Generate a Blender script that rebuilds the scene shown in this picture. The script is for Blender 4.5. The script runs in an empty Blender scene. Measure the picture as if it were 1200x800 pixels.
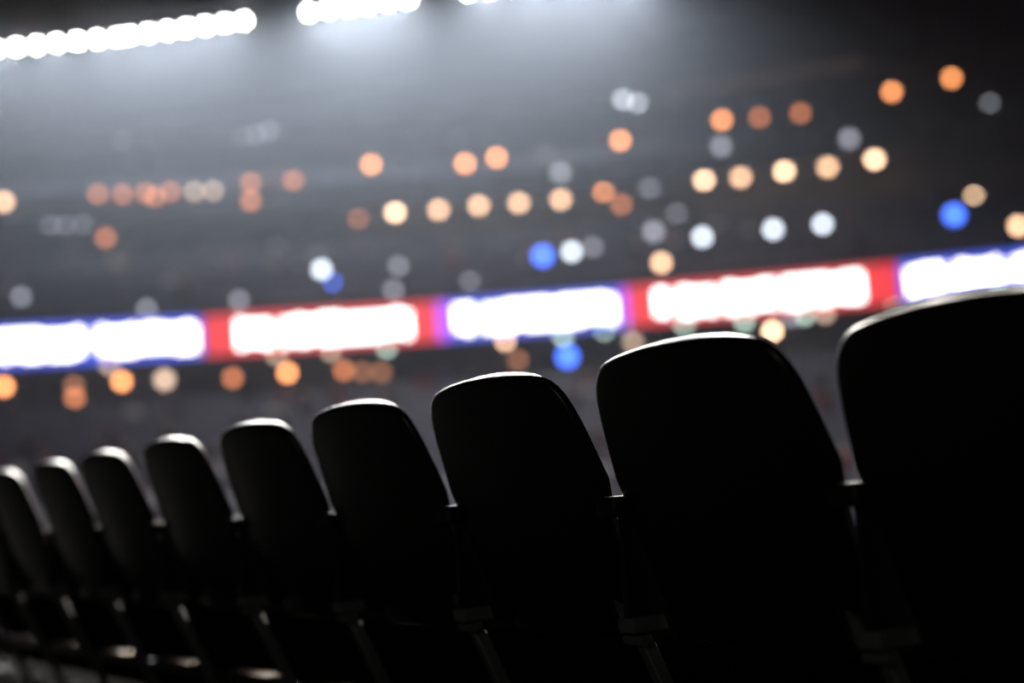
import bpy, bmesh, math, random
from math import sin, cos, tan, atan2, radians as R, pi
from mathutils import Vector, Matrix
from mathutils.bvhtree import BVHTree

scene = bpy.context.scene
COL = scene.collection
random.seed(11)

# ------------------------------------------------------------------ camera
# the seat row runs along X, the field lies towards +Y; the lens looks left
# along the row and out to the opposite stand, rolled a few degrees
HEAD, PITCH, ROLL = R(34.367), R(5.807), R(4.29)
EYE = Vector((0, 0, 0.65))
FWD = Vector((-cos(HEAD) * cos(PITCH), sin(HEAD) * cos(PITCH), sin(PITCH)))
_r0 = FWD.cross(Vector((0, 0, 1))).normalized()
_u0 = _r0.cross(FWD)
RGT = _r0 * cos(ROLL) - _u0 * sin(ROLL)
UPV = _u0 * cos(ROLL) + _r0 * sin(ROLL)
FPX = 1667.0
cam_data = bpy.data.cameras.new('camera')
cam_data.sensor_width = 36.0
cam_data.lens = FPX / 1200 * 36
cam_data.clip_start = 0.05
cam_data.clip_end = 1000
cam_data.dof.use_dof = True
cam_data.dof.focus_distance = 2.42
cam_data.dof.aperture_fstop = 1.28
cam = bpy.data.objects.new('camera', cam_data)
m = Matrix((RGT, UPV, -FWD)).transposed().to_4x4()
m.translation = EYE
cam.matrix_world = m
COL.objects.link(cam)
scene.camera = cam

# ------------------------------------------------------------------ night sky, exposure
world = bpy.data.worlds.new('night_sky')
scene.world = world
world.use_nodes = True
world.node_tree.nodes['Background'].inputs['Color'].default_value = (0.5, 0.6, 0.8, 1)
world.node_tree.nodes['Background'].inputs['Strength'].default_value = 0.0015
vs = scene.view_settings
vs.view_transform = 'Standard'
vs.look = 'None'
vs.gamma = 1.0
vs.use_curve_mapping = False
vs.exposure = 0.0
scene.cycles.use_adaptive_sampling = False
scene.cycles.use_denoising = True
scene.cycles.use_light_tree = True
scene.cycles.sample_clamp_indirect = 4.0

# ------------------------------------------------------------------ stand frame: polar about a centre behind the camera
VH = Vector((-cos(HEAD), sin(HEAD), 0))
RH = Vector((sin(HEAD), cos(HEAD), 0))
CEN = Vector((0, 0, 0)) - VH * 30.0
A0, A1 = R(-34), R(34)


def P(a, r, z):
    v = CEN + VH * (r * cos(a)) + RH * (r * sin(a))
    return Vector((v.x, v.y, z))


def ray(px, py):
    return (FWD + RGT * ((px - 600) / FPX) - UPV * ((py - 400) / FPX)).normalized()


def at(px, py, r):
    """angle and height where a sight line meets the cylinder of radius r"""
    d = ray(px, py)
    o = EYE - CEN
    A = d.x * d.x + d.y * d.y
    B = 2 * (o.x * d.x + o.y * d.y)
    C = o.x * o.x + o.y * o.y - r * r
    t = (-B + math.sqrt(B * B - 4 * A * C)) / (2 * A)
    q = EYE + d * t
    w = q - CEN
    return atan2(w.dot(RH), w.dot(VH)), q.z


# floodlight banks under the roof edge: two ends of each bank
R_FLOOD = 100.0
BANKS = [((-75, 63), (138, 42), 10), ((152, 40), (286, 23), 7), ((362, 13), (478, -2), 6), ((548, -11), (750, -28), 9)]
FLOOD_W = 6000.0
for (p0, p1, n) in BANKS:
    for f in (0.08, 0.36, 0.64, 0.92):
        a, z = at(p0[0] + (p1[0] - p0[0]) * f, p0[1] + (p1[1] - p0[1]) * f, R_FLOOD - 0.8)
        L = bpy.data.lights.new('flood_beam', 'SPOT')
        L.energy = FLOOD_W * 0.5 * (0.92 if p0[0] < 300 else 1.2 if p0[0] < 500 else 1.45)
        L.color = (0.80, 0.89, 1.0)
        L.spot_size = R(90)
        L.spot_blend = 0.45
        L.shadow_soft_size = 0.4
        o = bpy.data.objects.new('flood_beam', L)
        o.location = P(a, R_FLOOD - 0.8, z)
        aim = (P(a, 60, z) - o.location).normalized()
        aim = (aim * cos(R(58)) - Vector((0, 0, 1)) * sin(R(58)))
        o.rotation_euler = aim.to_track_quat('-Z', 'Y').to_euler()
        COL.objects.link(o)


# unseen fill spots added over the field to brighten the seats' top edges
for off in (-10.0, -2.0, 7.0, 17.0):
    L = bpy.data.lights.new('seat_edge_fill', 'SPOT')
    L.energy = 24000.0
    L.color = (1.0, 0.93, 0.84)
    L.spot_size = R(34)
    L.spot_blend = 0.5
    L.shadow_soft_size = 1.0
    o = bpy.data.objects.new('seat_edge_fill', L)
    o.location = Vector((-3.0, 1.5, 0.8)) + VH * 34.0 + RH * off + Vector((0, 0, 18.0))
    o.rotation_euler = (Vector((-3.0, 1.5, 0.8)) - o.location).to_track_quat('-Z', 'Y').to_euler()
    COL.objects.link(o)
# unseen dim fill added behind the row to lift the metal legs
L = bpy.data.lights.new('rear_fill_light', 'POINT')
L.energy = 55.0
L.color = (1.0, 0.94, 0.86)
L.shadow_soft_size = 0.5
o = bpy.data.objects.new('rear_fill_light', L)
o.location = (2.5, -5.0, 3.2)
COL.objects.link(o)
# unseen fill spot added to brighten the field and the lower stand opposite
L = bpy.data.lights.new('lower_stand_fill', 'SPOT')
L.energy = 22000.0
L.color = (0.95, 0.95, 1.0)
L.spot_size = R(76)
L.spot_blend = 1.0
L.shadow_soft_size = 0.7
o = bpy.data.objects.new('lower_stand_fill', L)
o.location = VH * 20.0 + Vector((0, 0, 24.0))
o.rotation_euler = (P(0, 78, -3.0) - o.location).to_track_quat('-Z', 'Y').to_euler()
COL.objects.link(o)


# ------------------------------------------------------------------ materials
def mat(name, col, rough=0.6, metal=0.0, noise=0.0, scale=8.0, bump=0.0, spec=0.5):
    M = bpy.data.materials.new(name)
    M.use_nodes = True
    nt = M.node_tree
    b = nt.nodes['Principled BSDF']
    b.inputs['Roughness'].default_value = rough
    b.inputs['Metallic'].default_value = metal
    b.inputs['Specular IOR Level'].default_value = spec
    b.inputs['Base Color'].default_value = (*col, 1)
    if noise or bump:
        tc = nt.nodes.new('ShaderNodeTexCoord')
        nz = nt.nodes.new('ShaderNodeTexNoise')
        nz.inputs['Scale'].default_value = scale
        nz.inputs['Detail'].default_value = 4
        nt.links.new(tc.outputs['Object'], nz.inputs['Vector'])
        if noise:
            cr = nt.nodes.new('ShaderNodeValToRGB')
            cr.color_ramp.elements[0].position = 0.3
            cr.color_ramp.elements[1].position = 0.7
            cr.color_ramp.elements[0].color = (*[c * (1 - noise) for c in col], 1)
            cr.color_ramp.elements[1].color = (*[min(1, c * (1 + noise)) for c in col], 1)
            nt.links.new(nz.outputs['Fac'], cr.inputs['Fac'])
            nt.links.new(cr.outputs['Color'], b.inputs['Base Color'])
        if bump:
            bp = nt.nodes.new('ShaderNodeBump')
            bp.inputs['Strength'].default_value = bump
            bp.inputs['Distance'].default_value = 0.002
            nt.links.new(nz.outputs['Fac'], bp.inputs['Height'])
            nt.links.new(bp.outputs['Normal'], b.inputs['Normal'])
    return M


def glow(name, col, strength, sample='AUTO'):
    M = bpy.data.materials.new(name)
    M.use_nodes = True
    b = M.node_tree.nodes['Principled BSDF']
    b.inputs['Base Color'].default_value = (0.05, 0.05, 0.05, 1)
    b.inputs['Emission Color'].default_value = (*col, 1)
    b.inputs['Emission Strength'].default_value = strength
    M.cycles.emission_sampling = sample
    return M


M_SHELL = mat('black_seat_plastic', (0.006, 0.006, 0.006), 0.3, bump=0.15, scale=300)
M_PAD = mat('black_vinyl', (0.03, 0.027, 0.025), 0.34, bump=0.25, scale=180)
M_STEEL = mat('dark_painted_steel', (0.22, 0.22, 0.22), 0.45, metal=0.3)
M_ALU = mat('worn_aluminium', (0.10, 0.068, 0.045), 0.35, metal=1.0, noise=0.35, scale=14)
M_ARM = mat('armrest_polymer', (0.015, 0.015, 0.015), 0.5)
M_TREAD = mat('dark_concrete_tread', (0.012, 0.012, 0.012), 0.9, noise=0.3, scale=3, spec=0.1)
M_FIELD = mat('playing_surface', (0.05, 0.06, 0.06), 0.8, noise=0.3, scale=0.4)
M_CONC = mat('stand_concrete', (0.13, 0.118, 0.13), 0.85, noise=0.45, scale=0.5)
M_CONC_W = mat('warm_concrete', (0.12, 0.096, 0.085), 0.85, noise=0.5, scale=0.4)
M_DARK = mat('dark_cladding', (0.05, 0.045, 0.05), 0.7, noise=0.4, scale=0.7)
M_PALE = mat('pale_wall_paint', (0.45, 0.43, 0.42), 0.7, noise=0.25, scale=0.6)
M_PINK = mat('faded_red_banner', (0.22, 0.09, 0.11), 0.8)
M_FARSEAT = mat('far_seat_plastic', (0.09, 0.085, 0.11), 0.5)
M_ROOF = mat('roof_deck', (0.012, 0.012, 0.013), 0.9)
M_HOUSING = mat('lamp_housing', (0.03, 0.03, 0.03), 0.5, metal=0.3)
M_FLOOD = glow('floodlight_lens', (1.0, 0.98, 0.95), 80, 'NONE')
LAMP = {
    'warm_hot': glow('lamp_warm_bright', (1.0, 0.66, 0.42), 12),
    'warm': glow('lamp_warm', (1.0, 0.60, 0.36), 7),
    'orange': glow('lamp_orange', (1.0, 0.36, 0.13), 9),
    'orange_dim': glow('lamp_orange_dim', (1.0, 0.32, 0.13), 3.2),
    'orange_faint': glow('lamp_orange_faint', (1.0, 0.40, 0.20), 1.4),
    'cream_dim': glow('lamp_cream_dim', (1.0, 0.70, 0.52), 3.0),
    'white': glow('lamp_white', (0.80, 0.88, 1.0), 6),
    'white_dim': glow('lamp_white_dim', (0.75, 0.76, 0.90), 1.7),
    'blue': glow('lamp_blue', (0.06, 0.17, 1.0), 6),
    'mint': glow('lamp_mint', (0.70, 1.0, 0.85), 3.5),
}


# ------------------------------------------------------------------ mesh helpers
class MB:
    def __init__(self):
        self.v, self.f, self.m = [], [], []

    def add(self, verts, faces, mi=0):
        k = len(self.v)
        self.v += [tuple(p) for p in verts]
        self.f += [tuple(i + k for i in f) for f in faces]
        self.m += [mi] * len(faces)

    def hexa(self, p, mi=0):
        """eight corners: four below, four above, both counter-clockwise"""
        self.add(p, [(3, 2, 1, 0), (4, 5, 6, 7), (0, 1, 5, 4), (1, 2, 6, 5), (2, 3, 7, 6), (3, 0, 4, 7)], mi)

    def box(self, x0, x1, y0, y1, z0, z1, mi=0):
        self.hexa([(x0, y0, z0), (x1, y0, z0), (x1, y1, z0), (x0, y1, z0),
                   (x0, y0, z1), (x1, y0, z1), (x1, y1, z1), (x0, y1, z1)], mi)

    def tube(self, p, q, r, n=10, r2=None, mi=0):
        p, q = Vector(p), Vector(q)
        d = (q - p).normalized()
        e = d.orthogonal().normalized()
        g = d.cross(e)
        r2 = r if r2 is None else r2
        ring = [[c + (e * cos(2 * pi * i / n) + g * sin(2 * pi * i / n)) * rr for i in range(n)] for c, rr in ((p, r), (q, r2))]
        self.add(ring[0] + ring[1], [(i, (i + 1) % n, n + (i + 1) % n, n + i) for i in range(n)] +
                 [tuple(range(n))[::-1], tuple(range(n, 2 * n))], mi)

    def lathe(self, c, axis, prof, n=14, mi=0):
        """prof: (distance along axis, radius)"""
        c, d = Vector(c), Vector(axis).normalized()
        e = d.orthogonal().normalized()
        g = d.cross(e)
        vs_ = []
        for (h, rr) in prof:
            vs_ += [c + d * h + (e * cos(2 * pi * i / n) + g * sin(2 * pi * i / n)) * rr for i in range(n)]
        fs = []
        for k in range(len(prof) - 1):
            fs += [(k * n + i, k * n + (i + 1) % n, (k + 1) * n + (i + 1) % n, (k + 1) * n + i) for i in range(n)]
        fs += [tuple(range(n))[::-1], tuple(range((len(prof) - 1) * n, len(prof) * n))]
        self.add(vs_, fs, mi)

    def arc(self, prof, a0=A0, a1=A1, n=60, fz=None, mi=0):
        """closed (r, z) profile swept along the stand's curve; fz(a) lifts it"""
        k = len(prof)
        vs_ = []
        for i in range(n + 1):
            a = a0 + (a1 - a0) * i / n
            dz = fz(a) if fz else 0
            vs_ += [P(a, r, z + dz) for (r, z) in prof]
        fs = []
        for i in range(n):
            for j in range(k):
                fs.append((i * k + j, i * k + (j + 1) % k, (i + 1) * k + (j + 1) % k, (i + 1) * k + j))
        fs += [tuple(range(k)), tuple(range(n * k, n * k + k))[::-1]]
        self.add(vs_, fs, mi)

    def mesh(self, name, mats, smooth=False):
        me = bpy.data.meshes.new(name)
        me.from_pydata(self.v, [], self.f)
        for M in (mats if isinstance(mats, (list, tuple)) else [mats]):
            me.materials.append(M)
        if len(set(self.m)) > 1:
            me.polygons.foreach_set('material_index', self.m)
        bm = bmesh.new()
        bm.from_mesh(me)
        bmesh.ops.recalc_face_normals(bm, faces=bm.faces)
        bm.to_mesh(me)
        bm.free()
        if smooth:
            me.polygons.foreach_set('use_smooth', [True] * len(me.polygons))
            me.set_sharp_from_angle(angle=R(42))
        me.update()
        return me

    def build(self, name, mats, parent=None, smooth=False, loc=None):
        o = bpy.data.objects.new(name, self.mesh(name, mats, smooth))
        if parent:
            o.parent = parent
        if loc:
            o.location = loc
        COL.objects.link(o)
        return o


def tag(o, label, cat=None, group=None, kind=None):
    o['label'] = label
    if cat:
        o['category'] = cat
    if group:
        o['group'] = group
    if kind:
        o['kind'] = kind
    return o


def empty(name, loc, rot=None):
    o = bpy.data.objects.new(name, None)
    o.empty_display_size = 0.1
    o.location = loc
    if rot:
        o.rotation_euler = rot
    COL.objects.link(o)
    return o


def part(name, mesh, parent, loc=(0, 0, 0)):
    o = bpy.data.objects.new(name, mesh)
    o.parent = parent
    o.location = loc
    COL.objects.link(o)
    return o


def bevel(me, w, seg=2):
    bm = bmesh.new()
    bm.from_mesh(me)
    bmesh.ops.bevel(bm, geom=list(bm.edges), offset=w, segments=seg, affect='EDGES', profile=0.5)
    bm.to_mesh(me)
    bm.free()
    me.polygons.foreach_set('use_smooth', [True] * len(me.polygons))
    me.set_sharp_from_angle(angle=R(42))
    return me


def struct(o, label):
    return tag(o, label, kind='structure')


# ------------------------------------------------------------------ setting: own terrace and the field
b = MB()
b.box(-16, 6, -2.5, 2.9, -0.4, 0)
floor = struct(b.build('floor', M_TREAD), 'dark concrete tread under the seat row')
b = MB()
b.box(-16, 6, 2.16, 2.3, 0.0, 0.5)  # unseen low wall, added to keep the floor under the seats in shade
struct(b.build('wall_floor_shade', M_TREAD), 'low dark wall added to shade the floor in front of the seat row')
b = MB()
for i in range(18):
    y = 2.9 + i * 0.85
    b.box(-16, 6, y, y + 0.85, -7.5, -0.4 - i * 0.34)
struct(b.build('terrace_steps', M_TREAD), 'dark concrete terrace stepping down to the field')
b = MB()
b.box(-110, 60, 18.3, 120, -7.6, -6.5)
struct(b.build('field_ground', M_FIELD), 'level playing surface between the two stands')

# ------------------------------------------------------------------ setting: opposite stand
solids = []


def stepped(name, r0, z0, n, dr, dz, base, M, label, fz=None):
    prof = [(r0, z0)]
    for i in range(n):
        prof += [(r0 + i * dr, z0 + (i + 1) * dz), (r0 + (i + 1) * dr, z0 + (i + 1) * dz)]
    prof += base
    q = MB()
    q.arc(prof, fz=fz)
    o = q.build(name, M)
    struct(o, label)
    solids.append(o)
    return o


def rising(a):                     # the upper levels climb towards the right-hand end of the stand
    t = max(0.0, (a + R(2)) / R(16))
    return 0.75 * t ** 1.3


def roof_rise(a):                  # the roof edge climbs steadily along the stand
    return 0.165 * math.degrees(a)


def ring(name, prof, M, label, fz=None):
    q = MB()
    q.arc(prof, fz=fz)
    o = q.build(name, M)
    struct(o, label)
    solids.append(o)
    return o


stepped('lower_stand', 62, -5.6, 14, 0.9, 0.40, [(77, 0.0), (77, -7.6), (62, -7.6)], M_CONC, 'lower stand of concrete rows behind the field')
ring('wall_cross_aisle', [(75.4, 0.0), (75.7, 0.0), (75.7, 1.05), (75.4, 1.05)], M_PALE, 'pale low wall along the cross aisle of the lower stand')
stepped('lower_stand_back', 77, 0.0, 10, 0.95, 0.42, [(91, 4.2), (91, -7.6), (77, -7.6)], M_CONC, 'rear rows of the lower stand under the screen band')
ring('wall_concourse', [(91, -7.6), (97, -7.6), (97, 8.0), (94.3, 8.0), (94.3, 4.2), (91, 4.2)], M_DARK, 'dark concourse wall under the screen band')
ring('deck_fascia', [(90.2, 7.0), (90.6, 7.0), (90.6, 8.0), (102.5, 8.0), (102.5, 9.1), (90.2, 9.1)], M_DARK, 'dark fascia beam that carries the screen band')
stepped('middle_deck', 90.6, 9.1, 9, 0.95, 0.36, [(102.5, 12.34), (102.5, 9.1)], M_CONC, 'middle deck of concrete rows above the screen band')
ring('wall_club_level', [(102.5, 8.5), (103.5, 8.5), (103.5, 16.0), (102.5, 16.0)], M_CONC_W, 'warm grey club level wall behind the middle deck', rising)
ring('upper_deck_soffit', [(98.2, 14.75), (103.5, 14.75), (103.5, 15.1), (98.2, 15.1)], M_CONC_W, 'underside of the upper deck over the club level', rising)
ring('upper_deck_fascia', [(97.8, 14.6), (98.2, 14.6), (98.2, 15.9), (97.8, 15.9)], M_CONC, 'front fascia of the upper deck', rising)
stepped('upper_deck', 98.2, 15.1, 13, 1.05, 0.46, [(113.0, 21.08), (113.0, 15.1)], M_CONC, 'steep upper deck of concrete rows', rising)
ring('wall_upper_rim', [(113, 15), (113.5, 15), (113.5, 23.0), (113, 23.0)], M_CONC_W, 'parapet wall along the rim of the upper deck', rising)
ring('roof_canopy', [(99.2, 27.0), (116, 26.4), (116, 27.0), (99.2, 27.6)], M_ROOF, 'dark roof canopy over the upper deck', roof_rise)
for i in range(8):
    a = R(-30 + 60 * i / 7)
    q = MB()
    q.tube(P(a, 113.9, 14), P(a, 113.9, 26.6 + roof_rise(a)), 0.22, 8)
    struct(q.build('roof_column', M_ROOF), 'slim dark column carrying the roof canopy')

# ------------------------------------------------------------------ haze in the floodlit air of the bowl
q = MB()
q.arc([(80, -4.4), (112.5, -4.4), (112.5, 26.35), (80, 26.35)], a0=R(-33), a1=R(33), n=24, fz=roof_rise)
haze = q.build('haze', None)
HM = bpy.data.materials.new('floodlit_haze')
HM.use_nodes = True
HM.node_tree.nodes.clear()
out = HM.node_tree.nodes.new('ShaderNodeOutputMaterial')
sc_ = HM.node_tree.nodes.new('ShaderNodeVolumeScatter')
sc_.inputs['Color'].default_value = (0.90, 0.93, 1.0, 1)
# thin at the field, thicker under the roof, set to shape the floodlight glow
geo = HM.node_tree.nodes.new('ShaderNodeNewGeometry')
sep = HM.node_tree.nodes.new('ShaderNodeSeparateXYZ')
mrg = HM.node_tree.nodes.new('ShaderNodeMapRange')
mrg.interpolation_type = 'SMOOTHSTEP'
mrg.inputs['From Min'].default_value = 6.0
mrg.inputs['From Max'].default_value = 27.0
mrg.inputs['To Min'].default_value = 0.0052
mrg.inputs['To Max'].default_value = 0.0145
HM.node_tree.links.new(geo.outputs['Position'], sep.inputs['Vector'])
HM.node_tree.links.new(sep.outputs['Z'], mrg.inputs['Value'])
HM.node_tree.links.new(mrg.outputs['Result'], sc_.inputs['Density'])
sc_.inputs['Anisotropy'].default_value = 0.3
HM.node_tree.links.new(sc_.outputs['Volume'], out.inputs['Volume'])
haze.data.materials.clear()
haze.data.materials.append(HM)
tag(haze, 'pale bluish haze hanging in the floodlit stadium air', 'haze', kind='stuff')

# ------------------------------------------------------------------ screen band with five picture panels
R_SCR = 90.0
SCR_RED = glow('screen_red', (1.0, 0.05, 0.06), 1.0)
SCR_BLUE = glow('screen_blue', (0.06, 0.12, 0.95), 1.2)
SCR_PURPLE = glow('screen_purple', (0.55, 0.08, 0.95), 1.5)


def letters_mat():
    M = bpy.data.materials.new('screen_white_print')
    M.use_nodes = True
    nt = M.node_tree
    b_ = nt.nodes['Principled BSDF']
    b_.inputs['Base Color'].default_value = (0.05, 0.05, 0.05, 1)
    b_.inputs['Emission Color'].default_value = (1.0, 0.95, 0.93, 1)
    b_.inputs['Emission Strength'].default_value = 6.0
    return M


SCR_WHITE = letters_mat()
rb = empty('ribbon_screen', P(0, R_SCR, 7.0))
tag(rb, 'long curved screen band in red, blue and white along the deck front', 'screen')


def local(me_builder):
    o = rb.location
    me_builder.v = [(v[0] - o.x, v[1] - o.y, v[2] - o.z) for v in me_builder.v]
    return me_builder


Z0S, Z1S = 7.02, 8.68
q = MB()
q.arc([(R_SCR + 0.02, Z0S - 0.06), (R_SCR + 0.2, Z0S - 0.06), (R_SCR + 0.2, Z1S + 0.06), (R_SCR + 0.02, Z1S + 0.06)])
local(q).build('housing', M_DARK, rb)


def ang(px):
    y = 406 - 0.0745 * px
    return at(px, y, R_SCR)[0]


#  x0, x1, colour, white runs of print
PANELS = [
    (-420, -62, SCR_RED, [(-380, -250), (-235, -110)]),
    (-60, 237, SCR_BLUE, [(-40, 97), (115, 230)]),
    (239, 511, SCR_RED, [(278, 318), (330, 480)]),
    (512, 524, SCR_PURPLE, []),
    (525, 726, SCR_BLUE, [(533, 556), (566, 720)]),
    (727, 735, SCR_PURPLE, []),
    (736, 1052, SCR_RED, [(768, 784), (796, 838), (848, 908), (918, 1010)]),
    (1054, 1180, SCR_BLUE, [(1064, 1108), (1122, 1172)]),
    (1182, 1420, SCR_BLUE, [(1188, 1260), (1280, 1380)]),
]
for (x0, x1, M, runs) in PANELS:
    q = MB()
    q.arc([(R_SCR, Z0S), (R_SCR + 0.02, Z0S), (R_SCR + 0.02, Z1S), (R_SCR, Z1S)], ang(x0), ang(x1), 8)
    pn = local(q).build('screen_panel', M, rb)
    for (w0, w1) in runs:                      # bright white print too blurred to read: a run of solid strokes
        q = MB()
        x = w0
        while x < w1:
            w = min(random.uniform(7, 15), w1 - x)
            h0 = Z0S + 0.24 + random.choice((0, 0, 0.12))
            h1 = Z1S - 0.24 - random.choice((0, 0, 0.1))
            q.arc([(R_SCR - 0.012, h0), (R_SCR, h0), (R_SCR, h1), (R_SCR - 0.012, h1)], ang(x), ang(x + w), 2)
            x += w + random.uniform(1.0, 2.6)
        local(q).build('white_print', SCR_WHITE, pn)

# ------------------------------------------------------------------ floodlight banks
BANK_LABELS = [
    'long floodlight bank of ten white lamps under the roof edge',
    'floodlight bank of seven white lamps abutting the ten-lamp bank under the roof edge',
    'short floodlight bank of six white lamps standing apart under the roof edge',
    'floodlight bank of nine white lamps above the warm lamp row, at the roof edge',
]
lb = MB()
lb.lathe((0, 0, 0), (0, -1, 0), [(0.0, 0.12), (0.05, 0.17), (0.30, 0.22), (0.32, 0.22)], 14)
ME_FLOOD = lb.mesh('floodlight', M_HOUSING, True)
lb = MB()
lb.lathe((0, 0, 0), (0, -1, 0), [(0.321, 0.14), (0.335, 0.12), (0.345, 0.05)], 14)
ME_LENS = lb.mesh('lens', M_FLOOD, True)
for (p0, p1, n), lab in zip(BANKS, BANK_LABELS):
    pts = []
    for i in range(n):
        f = i / (n - 1)
        a, z = at(p0[0] + (p1[0] - p0[0]) * f, p0[1] + (p1[1] - p0[1]) * f, R_FLOOD)
        pts.append((a, z))
    am, zm = pts[n // 2]
    root = empty('floodlight_bank', P(am, R_FLOOD + 0.25, zm))
    tag(root, lab, 'floodlight', 'floodlight banks under the roof edge')
    q = MB()
    for k in range(n - 1):
        for dz in (-0.2, 0.22):
            q.tube(P(pts[k][0], R_FLOOD + 0.12, pts[k][1] + dz) - root.location, P(pts[k + 1][0], R_FLOOD + 0.12, pts[k + 1][1] + dz) - root.location, 0.05, 6)
    for k in (0, n - 1):
        q.tube(P(pts[k][0], R_FLOOD + 0.12, pts[k][1] - 0.25) - root.location, P(pts[k][0], R_FLOOD + 0.12, 27.1 + roof_rise(pts[k][0])) - root.location, 0.06, 6)
    q.build('rack', M_HOUSING, root)
    for (a, z) in pts:
        o = part('floodlight', ME_FLOOD, root, P(a, R_FLOOD + 0.1, z) - root.location)
        d = -(VH * cos(a) + RH * sin(a))
        d = Vector((d.x, d.y, -0.42)).normalized()
        o.rotation_euler = d.to_track_quat('-Y', 'Z').to_euler()
        part('lens', ME_LENS, o)

# ------------------------------------------------------------------ lamps of the opposite stand
bpy.context.view_layer.update()
av, af, own = [], [], []
for o in solids:
    k = len(av)
    av += [v.co.copy() for v in o.data.vertices]
    af += [tuple(i + k for i in p_.vertices) for p_ in o.data.polygons]
    own += [o.name] * len(o.data.polygons)
TREE = BVHTree.FromPolygons(av, af)
_lm = {}
LAMP_AT = []


def lamp_meshes(key, rad):
    if (key, rad) not in _lm:
        x = MB()
        x.lathe((0, 0, 0), (0, -1, 0), [(-0.02, rad * 1.0), (0.05, rad * 1.12), (0.08, rad * 1.08)], 12)
        y = MB()
        y.lathe((0, 0, 0), (0, -1, 0), [(0.081, rad), (0.14, rad * 0.93), (0.19, rad * 0.7), (0.215, rad * 0.3)], 12)
        _lm[(key, rad)] = (x.mesh('backplate', M_HOUSING, True), y.mesh('diffuser', LAMP[key], True))
    return _lm[(key, rad)]


def wall_lamp(px, py, key, label, group, rad=0.21, cat='lamp', name='bulkhead_lamp', deck=None):
    """a round bulkhead lamp fixed to whatever part of the stand lies there"""
    hit, nrm, idx, dist = TREE.ray_cast(EYE, ray(px, py))
    if hit is None:
        return
    w = hit - CEN
    a = atan2(w.dot(RH), w.dot(VH))
    d = -(VH * cos(a) + RH * sin(a))
    p0 = hit.copy()
    p0 += d * 0.03
    foot = None
    deck = deck or own[idx]
    if deck in ('lower_stand', 'lower_stand_back', 'middle_deck', 'upper_deck'):   # among the rows: on a slim aisle post
        back = 5.5
        while back > 0.3:
            p0 = hit - ray(px, py) * back
            foot, _n, fi, _d = TREE.ray_cast(p0, Vector((0, 0, -1)))
            if foot is not None and own[fi] == deck:
                break
            foot = None
            back -= 0.5
    LAMP_AT.append(p0)
    if foot is not None:
        LAMP_AT.append(foot + Vector((0, 0, 0.5)))
    r_ = empty(name if foot is None else 'post_lamp', p0, d.to_track_quat('-Y', 'Z').to_euler())
    bp, df = lamp_meshes(key, rad)
    part('backplate', bp, r_)
    part('diffuser', df, r_)
    if foot is not None:
        x = MB()
        x.tube((0, 0.03, foot.z - p0.z), (0, 0.03, rad * 0.9), 0.04, 6)
        x.tube((0, 0.03, foot.z - p0.z), (0, 0.03, foot.z - p0.z + 0.03), 0.12, 8)
        x.build('post', M_HOUSING, r_)
    return tag(r_, label, cat, group)


def pendant(px, py, r, key, label, group, ceil, rad=0.22):
    a, z = at(px, py, r)
    r_ = empty('pendant_lamp', P(a, r, z))
    x = MB()
    x.tube((0, 0, rad * 0.7), (0, 0, max(ceil(a) - z, rad)), 0.03, 6)
    x.build('stem', M_HOUSING, r_)
    if ('cap', rad) not in _lm:
        c_ = MB()
        c_.lathe((0, 0, rad * 0.45), (0, 0, 1), [(0, rad * 1.05), (0.06, rad * 0.8), (0.12, 0.05)], 12)
        _lm[('cap', rad)] = c_.mesh('cap', M_HOUSING, True)
    part('cap', _lm[('cap', rad)], r_)
    if ('globe', key, rad) not in _lm:
        g_ = MB()
        g_.lathe((0, 0, 0), (0, 0, 1), [(-rad, rad * 0.2), (-rad * 0.85, rad * 0.55), (-rad * 0.4, rad * 0.92), (0, rad), (rad * 0.45, rad * 0.9)], 12)
        _lm[('globe', key, rad)] = g_.mesh('globe', LAMP[key], True)
    part('globe', _lm[('globe', key, rad)], r_)
    return tag(r_, label, 'lamp', group)


ORD = ['first', 'second', 'third', 'fourth', 'fifth', 'sixth', 'seventh', 'eighth', 'ninth', 'tenth', 'eleventh', 'twelfth', 'thirteenth', 'fourteenth', 'fifteenth', 'sixteenth']


def nth(base, x, pts_):
    """label with the lamp's rank along the stand, counted from the floodlit end"""
    xs = sorted({(p[0], p[1]) for p in pts_})
    r_ = [i for i, p in enumerate(xs) if p == x][0]
    return '%s, %s from the floodlit end' % (base, ORD[r_])


soffit = lambda a: 14.75 + rising(a)
G = 'warm lamps under the upper deck'
Lb = 'bright warm lamp hung under the upper deck'
PTS = [(463, 248), (514, 245), (561, 240), (608, 237), (657, 233), (825, 210), (868, 207), (919, 200), (970, 195), (1025, 186)]
for (x, y) in PTS:
    hot = x in (463, 919, 1025, 825)
    pendant(x, y, 99.6, 'warm_hot' if hot else 'warm', nth(Lb, (x, y), PTS), G, soffit, 0.22 if hot else 0.24)

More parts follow.
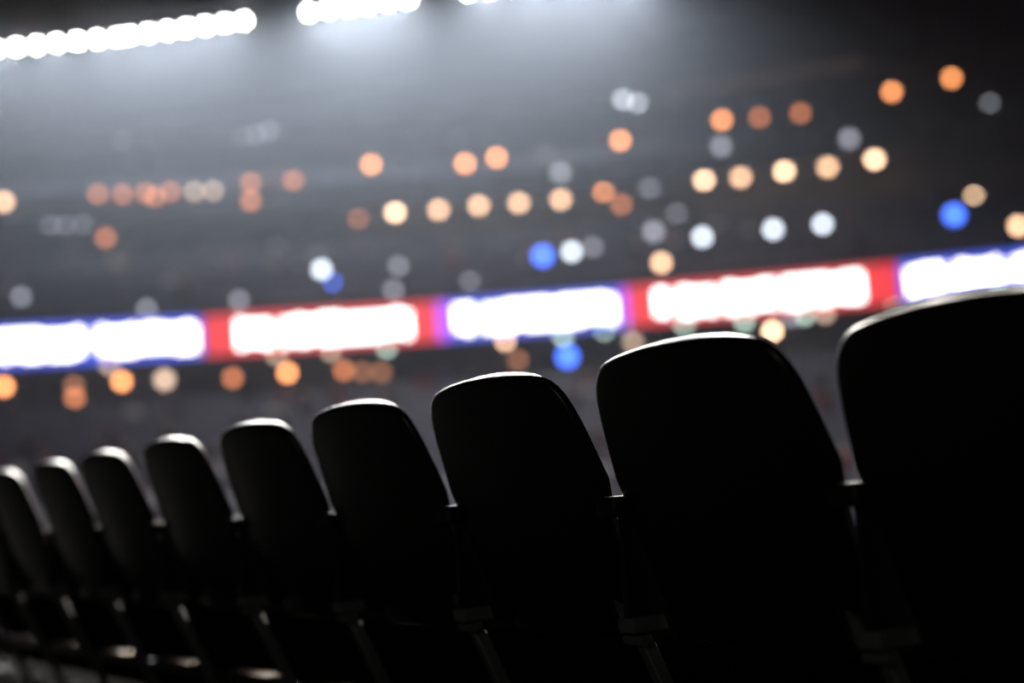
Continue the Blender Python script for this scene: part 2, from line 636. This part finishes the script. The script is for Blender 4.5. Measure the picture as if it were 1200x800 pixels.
G = 'small orange lamps along the upper deck'
Lb = 'small orange lamp on the upper deck'
PTS = [(5, 237, 'warm'), (435, 193, 'orange'), (545, 192, 'orange'), (582, 185, 'orange'), (344, 212, 'orange_dim'), (294, 215, 'orange_dim'), (294, 236, 'orange_dim'),
                  (727, 165, 'orange'), (846, 141, 'orange'), (890, 138, 'orange_dim'), (938, 133, 'orange_dim'), (1045, 108, 'orange'), (1115, 92, 'orange')]
for (x, y, k) in PTS:
    wall_lamp(x, y, k, nth(Lb, (x, y), PTS), G)
G = 'pinkish lamps in a close row'
Lb = 'faint pinkish lamp of the close-set upper deck group'
PTS = [(115, 228, 'orange_dim'), (144, 228, 'orange_dim'), (171, 227, 'orange_dim'), (182, 231, 'orange_dim'), (200, 225, 'orange_dim'), (228, 225, 'cream_dim'), (250, 224, 'cream_dim')]
for (x, y, k) in PTS:
    wall_lamp(x, y, k, nth(Lb, (x, y), PTS), G, 0.18)
G = 'orange lamps on the club level wall'
Lb = 'dim orange lamp on the club level wall'
PTS = [(420, 255, 'orange_dim'), (707, 224, 'orange'), (728, 240, 'orange_dim'), (124, 279, 'orange_dim'), (1193, 265, 'warm')]
for (x, y, k) in PTS:
    wall_lamp(x, y, k, nth(Lb, (x, y), PTS), G)
G = 'dim white lamps beside the warm row'
Lb = 'dim white lamp close to the warm lamp row'
PTS = [(657, 203, 'white_dim'), (761, 219, 'white_dim'), (793, 253, 'white_dim'), (766, 272, 'white_dim'), (845, 172, 'white_dim'), (995, 163, 'white_dim')]
for (x, y, k) in PTS:
    wall_lamp(x, y, k, nth(Lb, (x, y), PTS), G, 0.24)
G = 'white lamps over the screen band'
Lb = 'crisp white lamp above the screen band'
PTS = [(377, 316), (670, 295), (823, 278), (906, 269), (964, 263)]
for (x, y) in PTS:
    wall_lamp(x, y, 'white', nth(Lb, (x, y), PTS), G)
G = 'faint lamps over the screen band'
Lb = 'faint greyish lamp among the far seat rows'
PTS = [(413, 295), (467, 312), (461, 340), (627, 272), (551, 331), (660, 270), (25, 348), (60, 263), (76, 263), (97, 262), (172, 362), (280, 352), (695, 290), (1160, 122)]
for (x, y) in PTS:
    wall_lamp(x, y, 'white_dim', nth(Lb, (x, y), PTS), G, 0.17)
wall_lamp(775, 308, 'warm', 'single cream lamp just above the red part of the screen band', None)
wall_lamp(1141, 232, 'warm_hot', 'single bright cream lamp on a post beside the deep blue lamp', None, 0.2, deck='middle_deck')
G = 'blue lamps over the screen band'
Lb = 'deep blue lamp above the screen band'
PTS = [(636, 300), (1118, 252), (390, 331)]
for (x, y) in PTS:
    wall_lamp(x, y, 'blue', nth(Lb, (x, y), PTS), G, 0.3 if x != 390 else 0.13)
wall_lamp(665, 418, 'blue', 'blue lamp on the concourse wall under the screen band', None, 0.34)
G = 'white lamps on the upper rim'
Lb = 'white lamp on the rim of the upper deck'
PTS = [(730, 117, 'white'), (748, 122, 'white'), (143, 167, 'white_dim'), (270, 165, 'white_dim'), (285, 162, 'white_dim'), (300, 159, 'white_dim'), (315, 154, 'white_dim')]
for (x, y, k) in PTS:
    wall_lamp(x, y, k, nth(Lb, (x, y), PTS), G, 0.22)
G = 'orange lamps under the screen band'
Lb = 'orange lamp on the wall under the screen band'
PTS = [(5, 453, 'orange'), (87, 452, 'orange_faint'), (88, 466, 'orange_dim'), (143, 447, 'orange'), (273, 443, 'orange_dim'), (337, 437, 'orange'), (403, 434, 'orange_dim'), (425, 436, 'orange_faint'), (447, 436, 'orange_faint'), (607, 422, 'orange_faint')]
for (x, y, k) in PTS:
    wall_lamp(x, y, k, nth(Lb, (x, y), PTS), G)
wall_lamp(193, 445, 'cream_dim', 'pale cream lamp among orange lamps under the screen band', None, 0.27)
wall_lamp(905, 388, 'warm_hot', 'bright warm lamp under the screen band between two seat backs', None, 0.2)
G = 'pale lamps peeping below the screen band'
Lb = 'pale lamp tucked under the screen band edge'
soff2 = lambda a: 8.0
PTS = [(128, 427, 'cream_dim'), (324, 415, 'cream_dim'), (388, 411, 'cream_dim'), (453, 407, 'mint'), (592, 399, 'warm'), (660, 394, 'mint'), (708, 386, 'mint'), (733, 381, 'mint'),
                  (742, 400, 'cream_dim'), (802, 380, 'mint'), (872, 376, 'mint'), (927, 371, 'white_dim'), (943, 369, 'mint'), (967, 367, 'cream_dim'), (1047, 354, 'mint'), (1170, 345, 'mint')]
for (x, y, k) in PTS:
    pendant(x, y, 92.6, k, nth(Lb, (x, y), PTS), G, soff2, 0.2)

# ------------------------------------------------------------------ red banner on the parapet; glow strip in place of lit coping
a0_, z0_ = at(668, 128, 112.9)
a1_, z1_ = at(712, 124, 112.9)
q = MB()
q.arc([(112.9, z0_ - 0.45), (112.98, z0_ - 0.45), (112.98, z0_ + 0.35), (112.9, z0_ + 0.35)], a0_, a1_, 6, fz=lambda a: (z1_ - z0_) * (a - a0_) / (a1_ - a0_))
tag(q.build('banner', M_PINK), 'faded red banner on the rim wall of the upper deck', 'banner')

M_COPING_GLOW = glow('coping_glow', (1.0, 0.55, 0.42), 0.05)  # emission stands in for light falling on the rim coping
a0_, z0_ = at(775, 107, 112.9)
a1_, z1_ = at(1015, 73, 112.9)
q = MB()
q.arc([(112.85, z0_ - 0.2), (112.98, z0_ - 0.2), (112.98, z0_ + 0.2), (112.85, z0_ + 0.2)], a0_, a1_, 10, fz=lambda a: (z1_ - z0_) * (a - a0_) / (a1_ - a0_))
tag(q.build('lit_coping_glow', M_COPING_GLOW), 'long faint reddish glow of lit coping along the rim of the upper deck', 'strip light')

# ------------------------------------------------------------------ far seats and crowd: blurred beyond counting
def clear(p):                      # seats and people keep off the lamps and the aisle just below them
    return all((p - l).length > 0.7 for l in LAMP_AT)


q = MB()


def far_row(r, z, fz=None, step=0.62):
    a = R(-24)
    da = step / r
    while a < R(24):
        zz = z + (fz(a) if fz else 0)
        if random.random() > 0.03 and clear(P(a, r + 0.5, zz + 0.5)):
            p = [P(a + s * 0.23 / r, r + t, zz + h) for h in (0.3, 0.4) for (s, t) in ((-1, 0.3), (1, 0.3), (1, 0.66), (-1, 0.66))]
            q.hexa(p)
            p = [P(a + s * 0.23 / r, r + t, zz + h) for (h, o_) in ((0.4, 0), (0.85, 0.1)) for (s, t) in ((-1, 0.62 + o_), (1, 0.62 + o_), (1, 0.68 + o_), (-1, 0.68 + o_))]
            q.hexa(p)
        a += da


ROWS = []
for i in range(14):
    ROWS.append((62 + i * 0.9, -5.6 + (i + 1) * 0.40, None))
for i in range(10):
    ROWS.append((77 + i * 0.95, (i + 1) * 0.42, None))
for i in range(9):
    ROWS.append((90.6 + i * 0.95, 9.1 + (i + 1) * 0.36, None))
for i in range(13):
    ROWS.append((98.2 + i * 1.05, 15.1 + (i + 1) * 0.46, rising))
for (r, z, f) in ROWS:
    far_row(r, z, f)
tag(q.build('far_seats', M_FARSEAT), 'blurred rows of dark seats across the opposite stand', 'seats', kind='stuff')

CLOTH = [mat('crowd_cloth_%s' % n_, c_, 0.8) for n_, c_ in
         (('dark', (0.02, 0.02, 0.025)), ('navy', (0.03, 0.04, 0.10)), ('grey', (0.12, 0.12, 0.13)), ('white', (0.45, 0.44, 0.44)), ('red', (0.22, 0.03, 0.04)), ('skin', (0.30, 0.18, 0.13)))]
q = MB()
for (r, z, f) in ROWS:
    for _ in range(26 if z < 13 else 12):
        a = R(random.uniform(-23, 23))
        zz = z + (f(a) if f else 0)
        if not clear(P(a, r + 0.5, zz + 0.7)):
            continue
        e1 = (RH * cos(a) - VH * sin(a))       # across
        e2 = -(VH * cos(a) + RH * sin(a))      # facing the field
        base = P(a, r + 0.5, zz + 0.42)
        up = Vector((0, 0, 1))
        mi = random.choice((0, 0, 0, 1, 1, 2, 2, 3, 4))

        def blk(c, hx, hy, z0, z1, top=1.0, m_=mi, sh=0.0):
            pts_ = []
            for (h, s_, o_) in ((z0, 1.0, 0.0), (z1, top, sh)):
                for (sx, sy) in ((-1, -1), (1, -1), (1, 1), (-1, 1)):
                    pts_.append(c + e1 * (sx * hx * s_) + e2 * (sy * hy * s_ + o_) + up * h)
            q.hexa(pts_, m_)
        blk(base, 0.17, 0.11, 0.0, 0.38, 1.22)                     # torso widening to the shoulders
        blk(base, 0.20, 0.12, 0.38, 0.50, 0.45)                    # shoulders to neck
        q.lathe(base + up * 0.50, up, [(0, 0.05), (0.05, 0.085), (0.14, 0.10), (0.21, 0.08), (0.24, 0.03)], 7, mi=5)
        for s in (-1, 1):
            q.tube(base + e1 * (s * 0.22) + up * 0.42, base + e1 * (s * 0.22) + e2 * 0.16 + up * 0.14, 0.055, 6, 0.045, mi)
            q.tube(base + e1 * (s * 0.22) + e2 * 0.16 + up * 0.14, base + e1 * (s * 0.10) + e2 * 0.38 + up * 0.14, 0.045, 6, 0.035, 5)
            q.tube(base + e1 * (s * 0.09) + up * 0.06, base + e1 * (s * 0.10) + e2 * 0.42 + up * 0.07, 0.085, 6, 0.065, 0)
            q.tube(base + e1 * (s * 0.10) + e2 * 0.42 + up * 0.07, base + e1 * (s * 0.10) + e2 * 0.44 - up * 0.36, 0.06, 6, 0.045, 0)
tag(q.build('crowd', CLOTH), 'blurred scattered crowd seated in the opposite stand', 'crowd', kind='stuff')

# ------------------------------------------------------------------ the seat row
TL = R(18)
PITCH_X = 0.517
HALF = [(0.372, 0.10), (0.380, 0.17), (0.398, 0.210), (0.43, 0.226), (0.47, 0.232), (0.54, 0.231), (0.595, 0.232), (0.625, 0.240), (0.65, 0.2445), (0.705, 0.236), (0.745, 0.229),
        (0.775, 0.221), (0.795, 0.213), (0.809, 0.204), (0.820, 0.192), (0.828, 0.178), (0.834, 0.160), (0.839, 0.130), (0.843, 0.09), (0.846, 0.04)]
HALF = [(z if z < 0.62 else 0.62 + (z - 0.62) * 0.985, x - 0.002) for (z, x) in HALF]
OUT = [(x, z) for (z, x) in HALF] + [(-x, z) for (z, x) in HALF[::-1]]
ZC = 0.60


def back_pt(x, z, d):
    """point on the reclined, gently wrapped back at offset d towards the sitter"""
    y = 1.45 - tan(TL) * (z - 0.62) + 0.42 * (x * x - 0.052)
    y += 0.035 * max(0.0, (0.60 - z) / 0.2) ** 2 * 0.3
    return Vector((x, y - 1.45 + d * cos(TL), z + d * sin(TL)))


def layered(layers, cap0, cap1):
    """rings of (depth, inset); caps close the first and last ring over smaller rings"""
    N = len(OUT)

    def rg(d, ix, iz, s=1.0):
        pts_ = []
        for (x, z) in OUT:
            kx = max(0.0, 1 - ix / 0.237) * s
            kz = max(0.0, 1 - iz / 0.225) * s
            pts_.append(back_pt(x * kx, ZC + (z - ZC) * kz, d))
        return pts_
    rings_ = []
    d0, i0, j0 = layers[0]
    d1, i1, j1 = layers[-1]
    for s in (0.12, 0.4, 0.7, 0.9):
        rings_.append(rg(d0 + cap0 * (1 - s * s), i0, j0, s))
    for (d, i_, j_) in layers:
        rings_.append(rg(d, i_, j_))
    for s in (0.9, 0.7, 0.4, 0.12):
        rings_.append(rg(d1 + cap1 * (1 - s * s), i1, j1, s))
    q_ = MB()
    vs_ = [p for r_ in rings_ for p in r_]
    fs = []
    for k in range(len(rings_) - 1):
        fs += [(k * N + i, k * N + (i + 1) % N, (k + 1) * N + (i + 1) % N, (k + 1) * N + i) for i in range(N)]
    fs += [tuple(range(N))[::-1], tuple(range((len(rings_) - 1) * N, len(rings_) * N))]
    q_.add(vs_, fs)
    return q_


ME_SHELL = layered([(-0.001, 0.007, 0.007), (0.0, 0.003, 0.003), (0.003, 0.001, 0.001), (0.006, 0.0, 0.0), (0.013, 0.0, 0.0005), (0.015, 0.003, 0.002)], -0.004, 0.0).mesh('back_shell', M_SHELL, True)
ME_BPAD = layered([(0.0155, 0.022, 0.003), (0.017, 0.020, 0.001), (0.036, 0.046, 0.002), (0.047, 0.068, 0.006), (0.052, 0.085, 0.018), (0.055, 0.11, 0.04)], 0.0, 0.006).mesh('back_cushion', M_PAD, True)


def slab(wx, y0, y1, z0, z1, nose, M, name):
    """seat slab: rounded plan, front edge rolled down"""
    q_ = MB()
    n = 10
    prof = []
    for i in range(n + 1):
        t = i / n
        y = y0 + (y1 - y0) * t
        w = wx * (1 - 0.10 * (1 - t) ** 2) * (1 - 0.16 * max(0, (t - 0.8) / 0.2) ** 2)
        dz = -nose * max(0, (t - 0.7) / 0.3) ** 2 + 0.012 * (1 - t)
        prof.append((y, w, dz))
    vs_, fs = [], []
    m_ = 9
    for (y, w, dz) in prof:
        for j in range(m_):
            s = -1 + 2 * j / (m_ - 1)
            vs_.append((w * s, y, z1 + dz - 0.012 * (1 - s * s) - 0.014 * abs(s) ** 6))
        for j in range(m_):
            s = 1 - 2 * j / (m_ - 1)
            vs_.append((w * s * 0.97, y, z0 + dz + 0.006 * abs(s) ** 6))
    k = 2 * m_
    for i in range(n):
        fs += [(i * k + j, i * k + (j + 1) % k, (i + 1) * k + (j + 1) % k, (i + 1) * k + j) for j in range(k)]
    fs += [tuple(range(k)), tuple(range(n * k, n * k + k))[::-1]]
    q_.add(vs_, fs)
    return q_.mesh(name, M, True)


ME_PAN = slab(0.220, 0.13, 0.52, 0.365, 0.395, 0.020, M_SHELL, 'seat_pan')
ME_SPAD = slab(0.213, 0.14, 0.50, 0.3955, 0.445, 0.022, M_PAD, 'seat_cushion')
q = MB()
for s in (-1, 1):
    q.hexa([(s * 0.19 - 0.008, 0.045, 0.40), (s * 0.19 + 0.008, 0.045, 0.40), (s * 0.19 + 0.008, 0.16, 0.368), (s * 0.19 - 0.008, 0.16, 0.368),
            (s * 0.19 - 0.008, 0.028, 0.45), (s * 0.19 + 0.008, 0.028, 0.45), (s * 0.19 + 0.008, 0.16, 0.39), (s * 0.19 - 0.008, 0.16, 0.39)])
q.tube((-0.205, 0.115, 0.378), (0.205, 0.115, 0.378), 0.011, 10)
ME_BRK = q.mesh('hinge_rod', M_ARM, True)

SEAT_X = [-1.600 - PITCH_X * (10 - k) - (0.20, 0.20, 0.20, 0.20, 0.11, 0.09, 0.035, 0, 0, 0, 0, 0)[k] for k in range(12)]
NTH = ['twelfth', 'eleventh', 'tenth', 'ninth', 'eighth', 'seventh', 'sixth', 'fifth', 'fourth', 'third', 'second', 'first']
for k in range(12):
    cx = SEAT_X[k]
    s = empty('stadium_seat', (cx, 1.45, -0.014 if k == 11 else 0.0))
    tag(s, 'black stadium seat, %s from the near end of the dark row' % NTH[k], 'seat', 'stadium seats in the row')
    part('back_shell', ME_SHELL, s)
    part('back_cushion', ME_BPAD, s)
    part('seat_pan', ME_PAN, s)
    part('seat_cushion', ME_SPAD, s)
    part('hinge_rod', ME_BRK, s)

# armrest stands between the seats
q = MB()
q.box(-0.0265, 0.0265, -0.022, 0.27, 0.588, 0.622)
ME_ARM = bevel(q.mesh('armrest', M_ARM), 0.007, 3)
q = MB()
q.hexa([(-0.006, 0.005, 0.41), (0.006, 0.005, 0.41), (0.006, 0.12, 0.40), (-0.006, 0.12, 0.40),
        (-0.006, 0.01, 0.60), (0.006, 0.01, 0.60), (0.006, 0.15, 0.60), (-0.006, 0.15, 0.60)])
ME_POST = q.mesh('post', M_ARM)
q = MB()
q.box(-0.022, 0.022, 0.002, 0.095, 0.398, 0.424)
ME_HNG = bevel(q.mesh('hinge_bracket', M_STEEL), 0.005, 2)
q = MB()
q.tube((-0.024, 0.022, 0.386), (0.024, 0.022, 0.386), 0.009, 8)
ME_BOLT = q.mesh('bolt', M_STEEL, True)
q = MB()
q.hexa([(-0.011, 0.195, 0.012), (0.011, 0.195, 0.012), (0.011, 0.225, 0.012), (-0.011, 0.225, 0.012),
        (-0.011, 0.018, 0.40), (0.011, 0.018, 0.40), (0.011, 0.046, 0.40), (-0.011, 0.046, 0.40)])
ME_LEG = bevel(q.mesh('leg', M_STEEL), 0.003, 1)
q = MB()
q.box(-0.035, 0.035, 0.15, 0.28, 0.0, 0.013)
ME_FOOT = bevel(q.mesh('foot_plate', M_STEEL), 0.003, 1)
for k in range(12):
    cx = (SEAT_X[k] + SEAT_X[k - 1]) / 2 if k else SEAT_X[0] - PITCH_X / 2
    s = empty('armrest_stand', (cx, 1.45, 0))
    tag(s, 'dark metal armrest stand beside the %s black seat from the near end' % NTH[k], 'armrest', 'armrest stands of the row')
    for nm, me in (('armrest', ME_ARM), ('post', ME_POST), ('hinge_bracket', ME_HNG), ('bolt', ME_BOLT), ('leg', ME_LEG), ('foot_plate', ME_FOOT)):
        part(nm, me, s)

# beam that ties the stands together under the seats
q = MB()
q.box(-9.5, -0.35, 1.585, 1.625, 0.155, 0.185)
bm_ = empty('support_beam', (-4.9, 1.605, 0.0))
o = q.build('beam', M_ALU)
bevel(o.data, 0.004, 2)
o.parent = bm_
o.location = -bm_.location
tag(bm_, 'worn metal beam running low under the whole seat row', 'beam')
for k in range(12):
    cx = SEAT_X[k]
    q = MB()
    q.box(cx - 0.13, cx + 0.13, 1.58, 1.63, 0.187, 0.197)
    o = q.build('saddle', M_ALU, bm_)
    o.location = -bm_.location
